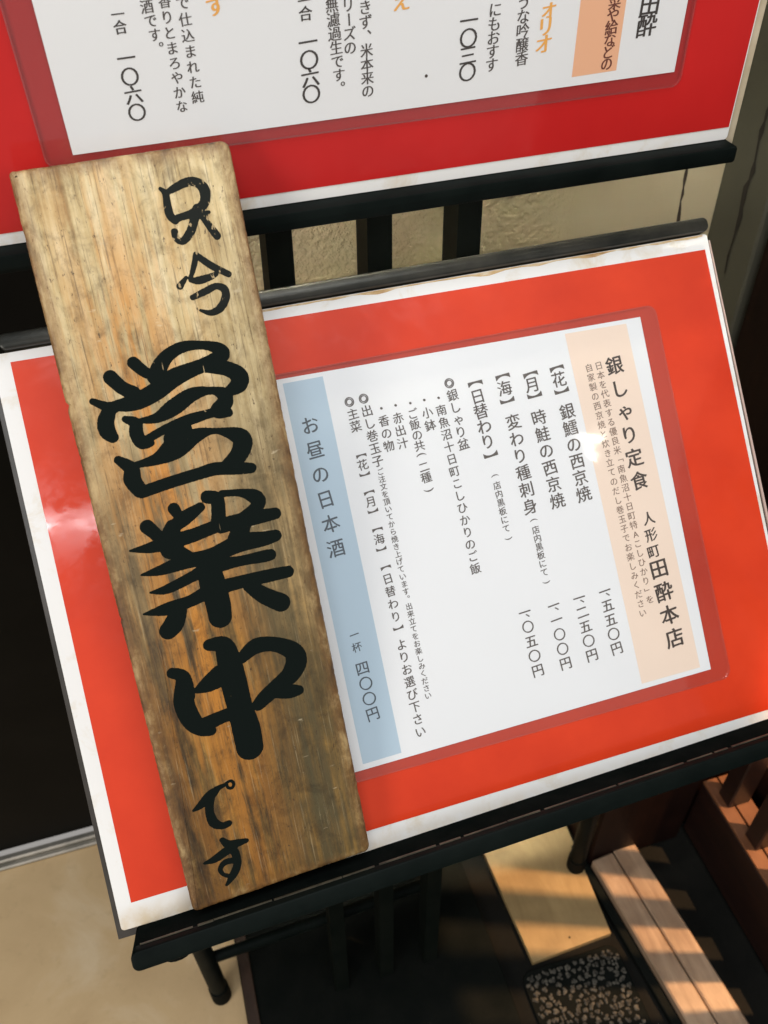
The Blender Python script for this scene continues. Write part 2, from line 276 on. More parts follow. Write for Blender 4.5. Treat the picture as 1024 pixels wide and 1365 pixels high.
def film_material():
    m = bpy.data.materials.new('lamination_film'); m.use_nodes = True; t = m.node_tree; t.nodes.clear()
    out = t.nodes.new('ShaderNodeOutputMaterial'); tr = t.nodes.new('ShaderNodeBsdfTransparent'); tr.inputs[0].default_value = (.992, .994, .997, 1)
    df = t.nodes.new('ShaderNodeBsdfDiffuse'); df.inputs[0].default_value = (.55, .50, .50, 1)
    gl = t.nodes.new('ShaderNodeBsdfGlossy'); gl.inputs['Roughness'].default_value = .06
    fr = t.nodes.new('ShaderNodeFresnel'); fr.inputs[0].default_value = 1.48
    m1 = t.nodes.new('ShaderNodeMixShader'); m1.inputs[0].default_value = FILM_MILK
    m2 = t.nodes.new('ShaderNodeMixShader')
    tc = t.nodes.new('ShaderNodeTexCoord'); no = t.nodes.new('ShaderNodeTexNoise'); no.inputs['Scale'].default_value = 20
    bp = t.nodes.new('ShaderNodeBump'); bp.inputs['Strength'].default_value = .14; bp.inputs['Distance'].default_value = .006
    L = t.links.new
    L(tc.outputs['Object'], no.inputs['Vector']); L(no.outputs['Fac'], bp.inputs['Height'])
    L(bp.outputs[0], gl.inputs['Normal']); L(bp.outputs[0], fr.inputs['Normal'])
    L(tr.outputs[0], m1.inputs[1]); L(df.outputs[0], m1.inputs[2])
    ge = t.nodes.new('ShaderNodeNewGeometry'); mr = t.nodes.new('ShaderNodeMapRange')   # same index seen from either side
    mr.inputs['To Min'].default_value = 1.48; mr.inputs['To Max'].default_value = 1/1.48
    L(ge.outputs['Backfacing'], mr.inputs['Value']); L(mr.outputs[0], fr.inputs[0])
    L(fr.outputs[0], m2.inputs[0]); L(m1.outputs[0], m2.inputs[1]); L(gl.outputs[0], m2.inputs[2]); L(m2.outputs[0], out.inputs[0])
    return m
def film_back_material():
    m = bpy.data.materials.new('film_backing'); m.use_nodes = True; t = m.node_tree; t.nodes.clear()
    out = t.nodes.new('ShaderNodeOutputMaterial'); tr = t.nodes.new('ShaderNodeBsdfTransparent')
    df = t.nodes.new('ShaderNodeBsdfDiffuse'); df.inputs[0].default_value = (.17, .035, .035, 1)
    m1 = t.nodes.new('ShaderNodeMixShader'); m1.inputs[0].default_value = .03
    t.links.new(tr.outputs[0], m1.inputs[1]); t.links.new(df.outputs[0], m1.inputs[2]); t.links.new(m1.outputs[0], out.inputs[0]); return m
def wood(name, c1, c2, stretch=(1, 1, 1), scale=30, rough=.5, bump=.25, **k):
    m = mat(name, c1, rough, **k); g = N(m); v = g.coords(stretch)
    n = g.noise(v, scale, 7, .65, .7); n2 = g.noise(g.coords(), 24, 4)
    col = g.ramp(n, [(.28, c1), (.68, c2)])
    g.base(g.mix(g.ramp(n2, [(.40, (0, 0, 0)), (.75, (.5, .5, .5))]), col, tuple(x*.55 for x in c1)))
    g.bump(n, bump, .001); return m

M = dict(
    plank=plank_material(), ink=ink_material(), wallpaper=wallpaper_material(), film=film_material(), film_back=film_back_material(),
    card=card_material(),
    page=paper_material('white_page', (.84, .85, .86), .04),
    red=glossy_print('red_printed_sheet', (.60, .032, .006), (.74, .050, .010)),
    red2=glossy_print('deep_red_printed_sheet', (.48, .010, .010), (.56, .014, .013)),
    blue=mat('pale_blue_print', (.47, .60, .70), .5), peach=mat('peach_print', (.88, .71, .58), .5), peach2=mat('salmon_print', (.86, .47, .28), .5),
    k=mat('black_print', (.055, .038, .03), .5), b=mat('brown_print', (.22, .14, .10), .5), g=mat('grey_print', (.10, .085, .075), .5),
    n=mat('slate_print', (.07, .09, .11), .5), m=mat('bold_black_print', (.04, .033, .03), .5), s=mat('dark_grey_print', (.07, .06, .055), .5),
    o=mat('orange_print', (.86, .42, .09), .5), w=mat('maroon_print', (.14, .035, .02), .5),
    metal=mottled('black_painted_metal', (.0025, .0045, .004), (.006, .009, .008), 30, .5, .15, 500, .0004),
    matt_metal=mottled('matt_black_ledge_paint', (.004, .006, .0055), (.008, .010, .009), 60, .85, .3, 400, .0005, Specular_IOR_Level=0.0),
    metal2=mottled('dark_grey_metal', (.022, .024, .021), (.055, .053, .045), 45, .34, .3, 300, .0005, Metallic=.55),
    steel=mottled('dull_steel', (.30, .285, .25), (.45, .42, .37), 40, .4, .2, 200, .0006, Metallic=.8),
    smoke=mottled('smoky_edge_plate', (.03, .027, .023), (.06, .052, .045), 40, .3),
    pink=mat('plate_edge', (.55, .40, .34), .4), beige_edge=mottled('beige_card_edge', (.42, .34, .22), (.55, .47, .34), 60, .6),
    rubber=mottled('black_rubber', (.003, .0045, .004), (.007, .008, .007), 25, .7, .3, 300, .0008),
    stain=None,
    jamb=mottled('grey_green_jamb', (.075, .075, .055), (.10, .097, .07), 9, .6, .06, 200, .001),
    maroon=wood('dark_maroon_wood', (.008, .0035, .0028), (.016, .006, .004), (1, 1, .12), 60, .55, Specular_IOR_Level=.12),
    cap=wood('lit_rail_wood', (.12, .04, .015), (.22, .085, .032), (1, .1, 1), 60, .45),  # warm light on the rail tops put into this brighter orange
    maroon_y=wood('maroon_lacquered_wood', (.010, .004, .003), (.020, .007, .0045), (1, .10, 1), 60, .42),
    black_door=mottled('black_door_paint', (.004, .004, .0035), (.007, .0065, .0055), 8, .45),
    tile=None, dark_floor=mottled('dark_slate_floor', (.006, .0065, .006), (.012, .0115, .010), 12, .6, .3, 160, .001),
    ply=wood('pale_plywood', (.27, .18, .075), (.37, .26, .12), (1, .25, 1), 50, .55, .1),
    sill=wood('worn_sill_wood', (.24, .15, .095), (.48, .34, .23), (1, .12, 1), 70, .35, .3),
    yarn=mottled('grey_mat_pile', (.006, .006, .005), (.12, .112, .092), 140, .9),
)
def tile_mat():
    m = mat('beige_stone_floor', (.40, .29, .17), .5); g = N(m); v = g.coords()
    a = g.noise(v, 7, 6, .6, .6); b = g.noise(v, 60, 5, .7)
    col = g.ramp(a, [(.34, (.52, .36, .19)), (.55, (.60, .43, .235)), (.70, (.68, .53, .34))])
    g.base(g.mix(g.ramp(b, [(.3, (.15, .15, .15)), (.45, (0, 0, 0))]), col, (.25, .17, .09)))
    g.bump(b, .15, .001); return m
M['tile'] = tile_mat()
def stain_mat():
    m = mat('adhesive_stain', (.45, .25, .08), .6); g = N(m); v = g.coords((1, 3, 1))
    g.base(g.ramp(g.noise(v, 45, 5, .6), [(.35, (.80, .76, .66)), (.5, (.62, .42, .20)), (.66, (.38, .20, .07))])); return m
M['stain'] = stain_mat()

# ------------------------------------------------------------------ object helpers
def mesh_obj(name, V, F, m, parent=None, smooth=False):
    me = bpy.data.meshes.new(name); me.from_pydata([tuple(v) for v in V], [], F); me.update()
    if m: me.materials.append(m)
    if smooth: me.shade_smooth()
    o = bpy.data.objects.new(name, me); C.objects.link(o)
    if parent: o.parent = parent
    return o
def thing(name, label, cat, loc=(0, 0, 0), frame=None, group=None):
    o = bpy.data.objects.new(name, None); C.objects.link(o); o.empty_display_size = .05
    if frame: o.matrix_world = frame
    else: o.location = loc
    o['label'] = label; o['category'] = cat
    if group: o['group'] = group
    return o
def frame(o, x, u, n):
    return Matrix(((x[0], u[0], n[0], o[0]), (x[1], u[1], n[1], o[1]), (x[2], u[2], n[2], o[2]), (0, 0, 0, 1)))
class MB:
    def __init__(s): s.V = []; s.F = []
    def add(s, V, F):
        k = len(s.V); s.V += [tuple(v) for v in V]; s.F += [tuple(i+k for i in f) for f in F]; return s
    def box(s, a, b, bev=0.0, ax=None, o=(0, 0, 0)):
        """bevelled box between corners a and b; ax = optional 3 axis vectors"""
        ctr = [(a[i]+b[i])/2 for i in range(3)]; h = [abs(b[i]-a[i])/2 for i in range(3)]
        e = min(bev, min(h)*.9)
        V = []; F = []
        if e <= 0:
            V = [(sx*h[0], sy*h[1], sz*h[2]) for sx in (-1, 1) for sy in (-1, 1) for sz in (-1, 1)]
            F = [(0, 1, 3, 2), (4, 6, 7, 5), (0, 4, 5, 1), (2, 3, 7, 6), (0, 2, 6, 4), (1, 5, 7, 3)]
        else:
            idx = {}
            for sx in (-1, 1):
                for sy in (-1, 1):
                    for sz in (-1, 1):
                        for d in range(3):
                            p = [sx*(h[0]-e), sy*(h[1]-e), sz*(h[2]-e)]; sg = (sx, sy, sz); p[d] = sg[d]*h[d]
                            idx[(sx, sy, sz, d)] = len(V); V.append(tuple(p))
            g = lambda x, y, z, d: idx[(x, y, z, d)]
            for sg in (-1, 1):
                F.append((g(sg, -1, -1, 0), g(sg, 1, -1, 0), g(sg, 1, 1, 0), g(sg, -1, 1, 0))[::sg])
                F.append((g(-1, sg, -1, 1), g(-1, sg, 1, 1), g(1, sg, 1, 1), g(1, sg, -1, 1))[::sg])
                F.append((g(-1, -1, sg, 2), g(1, -1, sg, 2), g(1, 1, sg, 2), g(-1, 1, sg, 2))[::sg])
            for p in (-1, 1):
                for q in (-1, 1):
                    F.append((g(-1, p, q, 1), g(1, p, q, 1), g(1, p, q, 2), g(-1, p, q, 2))[::(-p*q)])
                    F.append((g(p, -1, q, 0), g(p, -1, q, 2), g(p, 1, q, 2), g(p, 1, q, 0))[::(p*q)][::-1])
                    F.append((g(p, q, -1, 0), g(p, q, 1, 0), g(p, q, 1, 1), g(p, q, -1, 1))[::(-p*q)])
                    for r in (-1, 1): F.append((g(p, q, r, 0), g(p, q, r, 1), g(p, q, r, 2))[::(p*q*r)])
        W = []
        for v in V:
            p = [v[i]+ctr[i] for i in range(3)]
            if ax: p = [o[i]+ax[0][i]*p[0]+ax[1][i]*p[1]+ax[2][i]*p[2] for i in range(3)]
            W.append(tuple(p))
        return s.add(W, F)
    def tube(s, p, q, r, n=14, cap=True, r2=None):
        p = Vector(p); q = Vector(q); d = (q-p).normalized(); r2 = r if r2 is None else r2
        a = d.orthogonal().normalized(); b = d.cross(a)
        V = []; 
        for c, rr in ((p, r), (q, r2)):
            for i in range(n):
                t = 2*math.pi*i/n; V.append(c+a*math.cos(t)*rr+b*math.sin(t)*rr)
        F = [(i, (i+1) % n, n+(i+1) % n, n+i) for i in range(n)]
        if cap: F += [tuple(range(n))[::-1], tuple(range(n, 2*n))]
        return s.add(V, F)
    def extrude(s, poly, z0, z1, bev=0):
        """poly: 2D outline (ccw) in x,y; from z0 (back) to z1 (front), front edge chamfered by bev"""
        n = len(poly)
        def inset(d):
            out = []
            for i in range(n):
                a, b, c = Vector(poly[i-1]), Vector(poly[i]), Vector(poly[(i+1) % n])
                e1 = (b-a).normalized(); e2 = (c-b).normalized(); nn = Vector((-(e1.y+e2.y), e1.x+e2.x))
                nn = nn.normalized() if nn.length > 1e-9 else Vector((0, 0))
                out.append(b+nn*d)
            return out
        rings = [(0, z0), (0, z1-bev)] + ([(bev*.35, z1-bev*.3), (bev, z1)] if bev else [])
        if not bev: rings = [(0, z0), (0, z1)]
        V = []; F = []
        for d, z in rings: V += [(p[0], p[1], z) for p in (inset(d) if d else poly)]
        for k in range(len(rings)-1):
            for i in range(n):
                j = (i+1) % n; F.append((k*n+i, k*n+j, (k+1)*n+j, (k+1)*n+i))
        F.append(tuple(range((len(rings)-1)*n, len(rings)*n))); F.append(tuple(range(n))[::-1])
        return s.add(V, F)
    def build(s, name, m, parent=None, smooth=False): return mesh_obj(name, s.V, s.F, m, parent, smooth)
def rrect(x0, y0, x1, y1, r, n=5):
    P = []
    for cx, cy, a0 in ((x1-r, y0+r, -90), (x1-r, y1-r, 0), (x0+r, y1-r, 90), (x0+r, y0+r, 180)):
        for i in range(n+1):
            t = math.radians(a0+90*i/n); P.append((cx+r*math.cos(t), cy+r*math.sin(t)))
    return P
def struct(o): o['kind'] = 'structure'; return o
def smooth_by(o, deg=35):
    me = o.data; me.shade_smooth()
    me.set_sharp_from_angle(angle=math.radians(deg))
    return o

# ------------------------------------------------------------------ setting
st = MB().box((-2.2, -1.6, -.06), (-.078, .617, 0)).build('floor', M['tile']); struct(st)
st = MB().box((-.0779, -1.6, -.06), (2.4, .617, -.001)).build('entrance_floor', M['dark_floor']); struct(st)
st = MB().box((.005, .617, -.05), (.474, .72, 2.6)).build('back_wall', M['wallpaper']); struct(st)
# thin dark crack running down the plaster near the corner
V = []; F = []; random.seed(3); x = .4375
for i in range(26):
    z = .80-i*.006; x += random.uniform(-.0012, .0012); wd = .0006+.0012*random.random()
    V += [(x-wd, .6168, z), (x+wd, .6168, z), (x+wd, .622, z), (x-wd, .622, z)]
for i in range(25):
    for k in range(4): F.append((i*4+k, i*4+(k+1) % 4, (i+1)*4+(k+1) % 4, (i+1)*4+k))
ck = mesh_obj('crack', V, F, mat('crack_shadow_dirt', (.06, .04, .025), .9)); ck.parent = bpy.data.objects['back_wall']
t = thing('door_jamb', 'narrow grey green painted door jamb to the right of the beige wall', 'door jamb', (.474, .617, 0))
random.seed(5)
P = [(0, 0)]; MB().box((.0005, -.062, 0), (.12, .10, 2.6), .002).build('jamb_face', M['jamb'], t)
# chipped paint scar
V = []; n = 26
for i in range(n):
    z = .86-i*.0075; c = -.034+.0012*math.sin(i*.9)+random.uniform(-.0008, .0008); h = .0008+.0026*random.random()*math.sin(math.pi*(i+.5)/n)
    V += [(.0001, c-h, z), (.0001, c+h, z)]
F = [(2*i, 2*i+1, 2*i+3, 2*i+2) for i in range(n-1)]
mesh_obj('paint_scar', V, F, mat('bare_wood_scar', (.022, .018, .014), .8), t)
t = thing('sliding_door', 'dark maroon upright door leaf beyond the grey green jamb', 'door', (.478, .55, 0))
MB().box((0, -.145, .002), (.06, 0, 2.5), .003).build('door_stile', M['maroon'], t)
t = thing('black_door', 'matt black door panel behind the signs at the left', 'door', (-.6, .617, 0))
MB().box((-.9, -.003, .016), (.603, .04, 2.5), .002).build('door_panel', M['black_door'], t)
tt = thing('threshold_strip', 'thin dull steel threshold strip where the black door meets the beige floor', 'threshold', (-.6, .6, 0))
MB().box((-.9, -.004, .0005), (.518, .013, .007), .002).build('threshold_plate', M['steel'], tt)
MB().box((-.9, .002, .0072), (.518, .011, .0135), .002).build('guide_rib', M['steel'], tt)

t = thing('wooden_box', 'dark maroon wooden box post standing behind the right leg of the stand', 'box', (.41, .50, 0))
MB().box((-.060, -.109, .0), (.064, .115, .42), .003).build('box_body', M['maroon'], t)
# lattice door seen edge-on at the far right
t = thing('lattice_door', 'maroon lattice door with spotlit bottom rail at the lower right edge', 'lattice door', (.51, .2, 0))
MB().box((-.025, -.35, .004), (.016, .20, .112), .002).build('bottom_rail', M['maroon_y'], t)
for xa, xb in ((-.0248, -.0075), (-.0055, .0158)):
    MB().box((xa, -.35, .1122), (xb, .1995, .1155), .0006).build('rail_cap', M['cap'], t)
MB().box((.034, -.35, .004), (.070, .20, .150), .002).build('rear_rail', M['maroon_y'], t)
MB().box((.035, -.35, .1502), (.069, .1995, .153), .0006).build('rail_cap', M['cap'], t)
bars = None
for i in range(11):
    yc = .3715-.0525*i-.2
    if bars is None:
        bars = MB().box((-.016, -.0105, .1157), (.012, .0105, .86), .0015).build('lattice_bar', M['maroon_y'], t); bars.location = (0, yc, 0)
    else:
        c = bars.copy(); C.objects.link(c); c.parent = t; c.location = (0, yc, 0)
MB().box((-.02, -.35, .8605), (.016, .20, .92), .002).build('top_rail', M['maroon_y'], t)

# door sill: two worn boards and a black guide track
A = math.radians(5.2)
t = thing('door_sill', 'two worn pale wooden sill boards side by side under stripes of warm light', 'door sill', (.352, .388, 0)); t.rotation_euler = (0, 0, 0)
ca, sa = math.cos(A), math.sin(A)
ax = ((ca, sa, 0), (sa, -ca, 0), (0, 0, 1))
b1 = MB().box((.0, .0, .0), (.0285, .62, .020), .0018, ax=((ca, sa, 0), (sa*1.0, -ca, 0), (0, 0, 1))).build('sill_board', M['sill'], t)
b2 = MB().box((.0300, -.006, .0), (.0600, .62, .0192), .0018, ax=((ca, sa, 0), (sa, -ca, 0), (0, 0, 1))).build('sill_board', M['sill'], t)
MB().box((-.0115, -.03, .0), (-.0015, .62, .009), .001, ax=((ca, sa, 0), (sa, -ca, 0), (0, 0, 1))).build('guide_track', M['rubber'], t)
# pale plywood
t = thing('plywood_sheet', 'pale plywood offcut lying on the dark floor striped with warm light', 'plywood')
MB().extrude([(.2405, .3055), (.3385, .3085), (.347, .47), (.2325, .47)], .0005, .009, .0008).build('board', M['ply'], t)
mk = MB().tube((.291, .318, .0091), (.291, .318, .0093), .0012, 8).build('nail_hole', M['metal'], t)

# looped door mat
t = thing('door_mat', 'black and grey looped door mat at the bottom edge on the dark floor', 'door mat', (.285, .2, 0))
MB().extrude(rrect(-.062, -.25, .054, .1, .012), .0003, .004, .001).build('mat_backing', M['rubber'], t)
mb = MB(); random.seed(11)
def blob(mb, c, r, h, ang):
    V = [(0, 0, h)]
    for k, (rr, zz) in enumerate(((.62, .8), (1, .1))):
        for i in range(6):
            q = 2*math.pi*i/6+ang+k*.5; V.append((math.cos(q)*r*rr, math.sin(q)*r*rr*.7, h*zz))
    F = [(0, 1+i, 1+(i+1) % 6) for i in range(6)]+[(1+i, 7+i, 7+(i+1) % 6, 1+(i+1) % 6) for i in range(6)]
    ca, sa = math.cos(ang), math.sin(ang)
    mb.add([(c[0]+v[0]*ca-v[1]*sa, c[1]+v[0]*sa+v[1]*ca, c[2]+v[2]) for v in V], F)
gx = 0
for i in range(13):
    for j in range(46):
        x = -.057+i*.0088+(j % 2)*.0044; y = -.246+j*.0075
        if x > .050: continue
        if random.random() < .12: continue
        for k in range(5):
            blob(mb, (x+random.uniform(-.0024, .0024), y+random.uniform(-.0024, .0024), .004), random.uniform(.0014, .0028), random.uniform(.0010, .0034), random.uniform(0, 3))
pl = mb.build('pile', M['yarn'], t); pl['kind'] = 'stuff'
# flat black rubber mat under the stand
t = thing('rubber_mat', 'large flat black rubber mat beneath the menu stand with brown left edge', 'floor mat', (0, .3, 0))
MB().extrude([(-.076, -.5), (.205, -.5), (.205, .305), (-.076, .305)], .0002, .006, .001).build('mat_sheet', M['rubber'], t)
MB().extrude([(-.0765, -.5), (-.064, -.5), (-.064, .305), (-.0765, .305)], .0062, .0085, .0008).build('edge_strip', wood('brown_edge', (.02, .009, .005), (.05, .022, .01), (1, .2, 1), 60), t)

# ------------------------------------------------------------------ menu stand (world coordinates)
S = thing('menu_stand', 'black two tier metal menu stand with slatted back and leaning ledge', 'menu stand', (.13, .38, 0))
ox, oy = .13, .38
MF = frame(MENU_O, (1, 0, 0), MENU_U, MENU_N)
UF = frame(UP_O, (1, 0, 0), (0, 0, 1), (0, -1, 0))
def mf(x, v, n): return MF @ Vector((x, v, n))
def stand_part(mb, name, m, smooth=True):
    mb.V = [(v[0]-ox, v[1]-oy, v[2]) for v in mb.V]
    o = mb.build(name, m, S)
    if smooth: smooth_by(o)
    return o
# lower ledge: tilted shelf with raised rounded lip; it sits 1.6 degrees off the card's edge
mb = MB(); a = math.radians(1.7)
def lp(x, v, n):
    return mf(x*math.cos(a)-v*math.sin(a)*.0+0, -.0145+x*math.tan(a)+v, n)
tmp = MB()
tmp.box((-.001, -.005, -.004), (.47, .0, .0265), .0015)
mb.add([lp(*v) for v in tmp.V], tmp.F); stand_part(mb, 'ledge', M['matt_metal'])
mb = MB(); tmp = MB().extrude(rrect(-.001, -.0088, .47, .0018, .0038, 6), .0268, .0335, .0012)
mb.add([lp(*v) for v in tmp.V], tmp.F); stand_part(mb, 'ledge_lip', M['metal'])
# brownish highlight along the lip, painted as thin strips
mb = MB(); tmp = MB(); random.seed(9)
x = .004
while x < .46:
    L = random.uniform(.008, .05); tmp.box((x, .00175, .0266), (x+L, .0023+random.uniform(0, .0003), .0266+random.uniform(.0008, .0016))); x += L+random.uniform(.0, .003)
mb.add([lp(*v) for v in tmp.V], tmp.F); stand_part(mb, 'lip_highlight', mottled('brown_lip_highlight', (.02, .018, .012), (.10, .085, .055), 60, .5), False)
# top bar above the lower card
mb = MB(); tmp = MB().extrude(rrect(-.003, .3062, .4235, .3150, .0035, 6), -.012, .004, .0015)
mb.add([mf(*v) for v in tmp.V], tmp.F); stand_part(mb, 'top_bar', M['metal2'])
mb = MB(); tmp = MB().box((.03, .02, -.016), (.39, .30, -.0125), .001); mb.add([mf(*v) for v in tmp.V], tmp.F); stand_part(mb, 'back_plate', M['metal'])
# upper ledge
mb = MB(); tmp = MB().extrude(rrect(-.021, -.0079, .4438, .0016, .002, 4), -.004, .0105, .001)
mb.add([UF @ Vector(v) for v in tmp.V], tmp.F); stand_part(mb, 'upper_ledge', M['metal'])
mb = MB(); tmp = MB().box((.04, .01, -.010), (.42, .31, -.0068), .001); mb.add([UF @ Vector(v) for v in tmp.V], tmp.F); stand_part(mb, 'upper_back_plate', M['metal'])
# slats
def slat(xt, xb):
    top = Vector((xt, .475, .862)); bot = Vector((xb, .352, .0065)); mb = MB()
    V = []
    for c, ww, dd in ((bot, .0075, .011), (top, .0075, .0125)):
        V += [c+Vector((-ww, -dd, 0)), c+Vector((ww, -dd, 0)), c+Vector((ww, dd, 0)), c+Vector((-ww, dd, 0))]
    mb.add(V, [(0, 3, 2, 1), (4, 5, 6, 7), (0, 1, 5, 4), (1, 2, 6, 5), (2, 3, 7, 6), (3, 0, 4, 7)])
    return stand_part(mb, 'slat', M['slat'], False)
M['slat'] = mottled('black_slat_paint', (.004, .006, .005), (.008, .010, .008), 30, .5)
for xt, xb in ((.0715, .0295), (.1305, .0805), (.186, .1315)): slat(xt, xb)
# legs with rubber feet, cross bar
for xl, yl in ((-.100, .376), (.334, .392)):
    mb = MB().tube((xl, yl, .030), (xl, yl, .56), .0095, 16); lg = stand_part(mb, 'leg', M['metal'])
    f = MB().tube((0, 0, .0005), (0, 0, .005), .0088, 16, True, .0108).tube((0, 0, .005), (0, 0, .032), .0108, 16, True, .0106)
    fo = f.build('rubber_foot', M['rubber'], lg); fo.location = (xl-ox, yl-oy, 0); smooth_by(fo)
stand_part(MB().tube((-.092, .378, .105), (.150, .386, .105), .006, 12), 'cross_bar', M['metal'])
stand_part(MB().tube((-.100, .376, .555), (.334, .392, .555), .006, 12), 'cross_bar', M['metal'])
mb = MB(); tmp = MB().tube((.018, -.024, .004), (.018, -.034, .004), .007, 14); mb.add([mf(*v) for v in tmp.V], tmp.F); stand_part(mb, 'ledge_screw', M['rubber'])

# ------------------------------------------------------------------ printed text (the built-in font, converted to mesh)
EM = {}
def glyph_meshes(chars):
    tmp = []
    for ch in chars:
        for st, off in (('thin', 0), ('fat', 0)):
            cu = bpy.data.curves.new('t', 'FONT'); cu.body = ch; cu.size = 1; cu.resolution_u = 4; cu.offset = off
            o = bpy.data.objects.new('t', cu); C.objects.link(o); tmp.append((ch, st, o))
    bpy.context.view_layer.update(); dg = bpy.context.evaluated_depsgraph_get()
    for ch, st, o in tmp:
        me = bpy.data.meshes.new_from_object(o.evaluated_get(dg))
        EM[(ch, st)] = ([(v.co.x, v.co.y) for v in me.vertices], [tuple(p.vertices) for p in me.polygons])
        bpy.data.meshes.remove(me)
    for ch, st, o in tmp:
        cu = o.data; bpy.data.objects.remove(o); bpy.data.curves.remove(cu)
glyph_meshes(sorted(set('国' + ''.join(t[0] for t in LOW_TEXT+UP_TEXT))))
gv = EM[('国', 'thin')][0]
gcx = (min(v[0] for v in gv)+max(v[0] for v in gv))/2; gcy = (min(v[1] for v in gv)+max(v[1] for v in gv))/2
gsz = (max(v[1] for v in gv)-min(v[1] for v in gv))/.88
ROT = '【】()「」ー'
def text_column(s, x0, v0, x1, v1, size, style, z, parent, name='text_column'):
    mb = MB(); n = len(s); st = 'fat' if style in 'kmwo' else 'thin'
    size = size*1.06/1000
    for i, ch in enumerate(s):
        t = i/(n-1) if n > 1 else 0
        cx = (x0+(x1-x0)*t)/1000; cy = (v0+(v1-v0)*t)/1000
        V, F = EM[(ch, st)]
        if not V: continue
        sc = size/gsz; out = []
        w0 = .98+.05*random.random(); ro = random.uniform(-.03, .03); sh = -.06 if style in 'kgnwb' else 0
        full = ch in '、。' and n > 1
        if ch in '()A' or (ch == '、' and n == 1):
            bx = (min(v[0] for v in V)+max(v[0] for v in V))/2; by = (min(v[1] for v in V)+max(v[1] for v in V))/2
        else: bx, by = gcx, gcy
        for a, b in V:
            a -= bx; b -= by
            if ch in ROT: a, b = b, -a
            if ch in '【「(': b += .17*gsz
            if ch in '】」)': b -= .17*gsz
            if full: a += .55*gsz; b += .55*gsz
            if ch in 'ゃォ': a *= 1; a += .06
            b += a*(.05 if style in 'ms' else .085)          # brush faces rise to the right
            a += b*sh; a, b = a-b*ro, b+a*ro
            out.append((cx+a*sc*w0, cy+b*sc, z))
        mb.add(out, F)
        # brush and mincho faces: extra passes of ink so downstrokes are heavier than cross strokes
        passes = {'k': ((.026, .010), (-.020, -.006), (.004, -.018)), 'w': ((.03, -.01), (-.02, .0)), 'o': ((.035, .0), (-.03, -.01)),
                  'm': ((.022, .0), (-.022, .0), (.0, .008)), 's': ((.020, 0), (-.016, 0)), 'g': ((.020, -.012), (-.010, .005)), 'n': ((.018, -.012), (-.008, .008)), 'b': ((.022, -.010),)}[style]
        for q_, (px, py) in enumerate(passes):
            mb.add([(q[0]+size*px, q[1]+size*py, z+.00001*(q_+1)) for q in out], F)
    return mb.build(name, M[style], parent)

# ------------------------------------------------------------------ lower menu card
random.seed(21)
t = thing('menu_card', 'orange red card with white border tilted back on the lower ledge', 'menu card', frame=MF)
MB().extrude(rrect(-.0085, -.0142, .4232, .3052, .002), -.0018, 0, .0003).build('white_card', M['card'], t)
def grid_sheet(x0, v0, x1, v1, z, nx, ny, m, name, parent, amp=0.0, thick=.0002, corners=None):
    V = []; F = []
    for j in range(ny+1):
        for i in range(nx+1):
            a = i/nx; b = j/ny
            if corners:
                bl, br, tr, tl = corners
                x = (bl[0]*(1-a)+br[0]*a)*(1-b)+(tl[0]*(1-a)+tr[0]*a)*b; v = (bl[1]*(1-a)+br[1]*a)*(1-b)+(tl[1]*(1-a)+tr[1]*a)*b
            else: x = x0+(x1-x0)*a; v = v0+(v1-v0)*b
            e = min(a, 1-a, b, 1-b)
            V.append((x, v, z+amp*max(0, noise.noise(Vector((x*14, v*14, z*900))))*min(1, e*8)))
    for j in range(ny):
        for i in range(nx):
            k = j*(nx+1)+i; F.append((k, k+1, k+nx+2, k+nx+1))
    return mesh_obj(name, V, F, m, parent, True)
grid_sheet(0, 0, 0, 0, .0003, 60, 44, M['red'], 'red_sheet', t, .0005, corners=((-.0004, -.0004), (.4216, .0032), (.4196, .2955), (.0005, .2998)))
# smoky holder plate that shows past both sides
MB().extrude([(-.0114, -.019), (.4275, -.019), (.4245, .300), (-.0114, .300)], -.0045, -.0020, .0004).build('holder_plate', M['smoke'], t)
MB().extrude([(.4258, -.018), (.4278, -.018), (.4248, .301), (.4238, .301)], -.0019, -.0004, .0002).build('plate_edge', M['pink'], t)
# brown adhesive stain along the top
V = []; F = []; n = 60; random.seed(4)
for i in range(n+1):
    x = .10+.32*i/n; V += [(x, .3052-.0004, .00006), (x, .3052-.0012-.0022*max(0, noise.noise(Vector((x*60, 0, 3)))+.35*math.sin(x*40)**2), .00006)]
F = [(2*i+1, 2*i+3, 2*i+2, 2*i) for i in range(n)]
mesh_obj('brown_stain', V, F, M['stain'], t)

# ------------------------------------------------------------------ lower laminated page
t = thing('laminated_menu', 'white laminated set meal menu with peach and pale blue bands on orange red card', 'menu', frame=MF)
pg = MB().extrude([(.048, .0350), (.3648, .0380), (.3662, .2614), (.048, .2655)], .0009, .00115).build('page', M['page'], t)
def band(name, q, z, m, parent): return mesh_obj(name, [(a/1000, b/1000, z) for a, b in q], [(0, 1, 2, 3)], m, parent)
z = .0012
band('blue_band', [BLUE[3], BLUE[2], BLUE[1], BLUE[0]], z, M['blue'], pg)
band('peach_band', [PEACH[3], PEACH[2], PEACH[1], PEACH[0]], z, M['peach'], pg)
for c in LOW_TEXT: text_column(*c, .00127, pg)
fl = rrect(.038, .0300, .3772, .2672, .006)
f = MB().extrude(fl, .00065, .0016, 0).build('film', M['film'], t)
rim = MB()
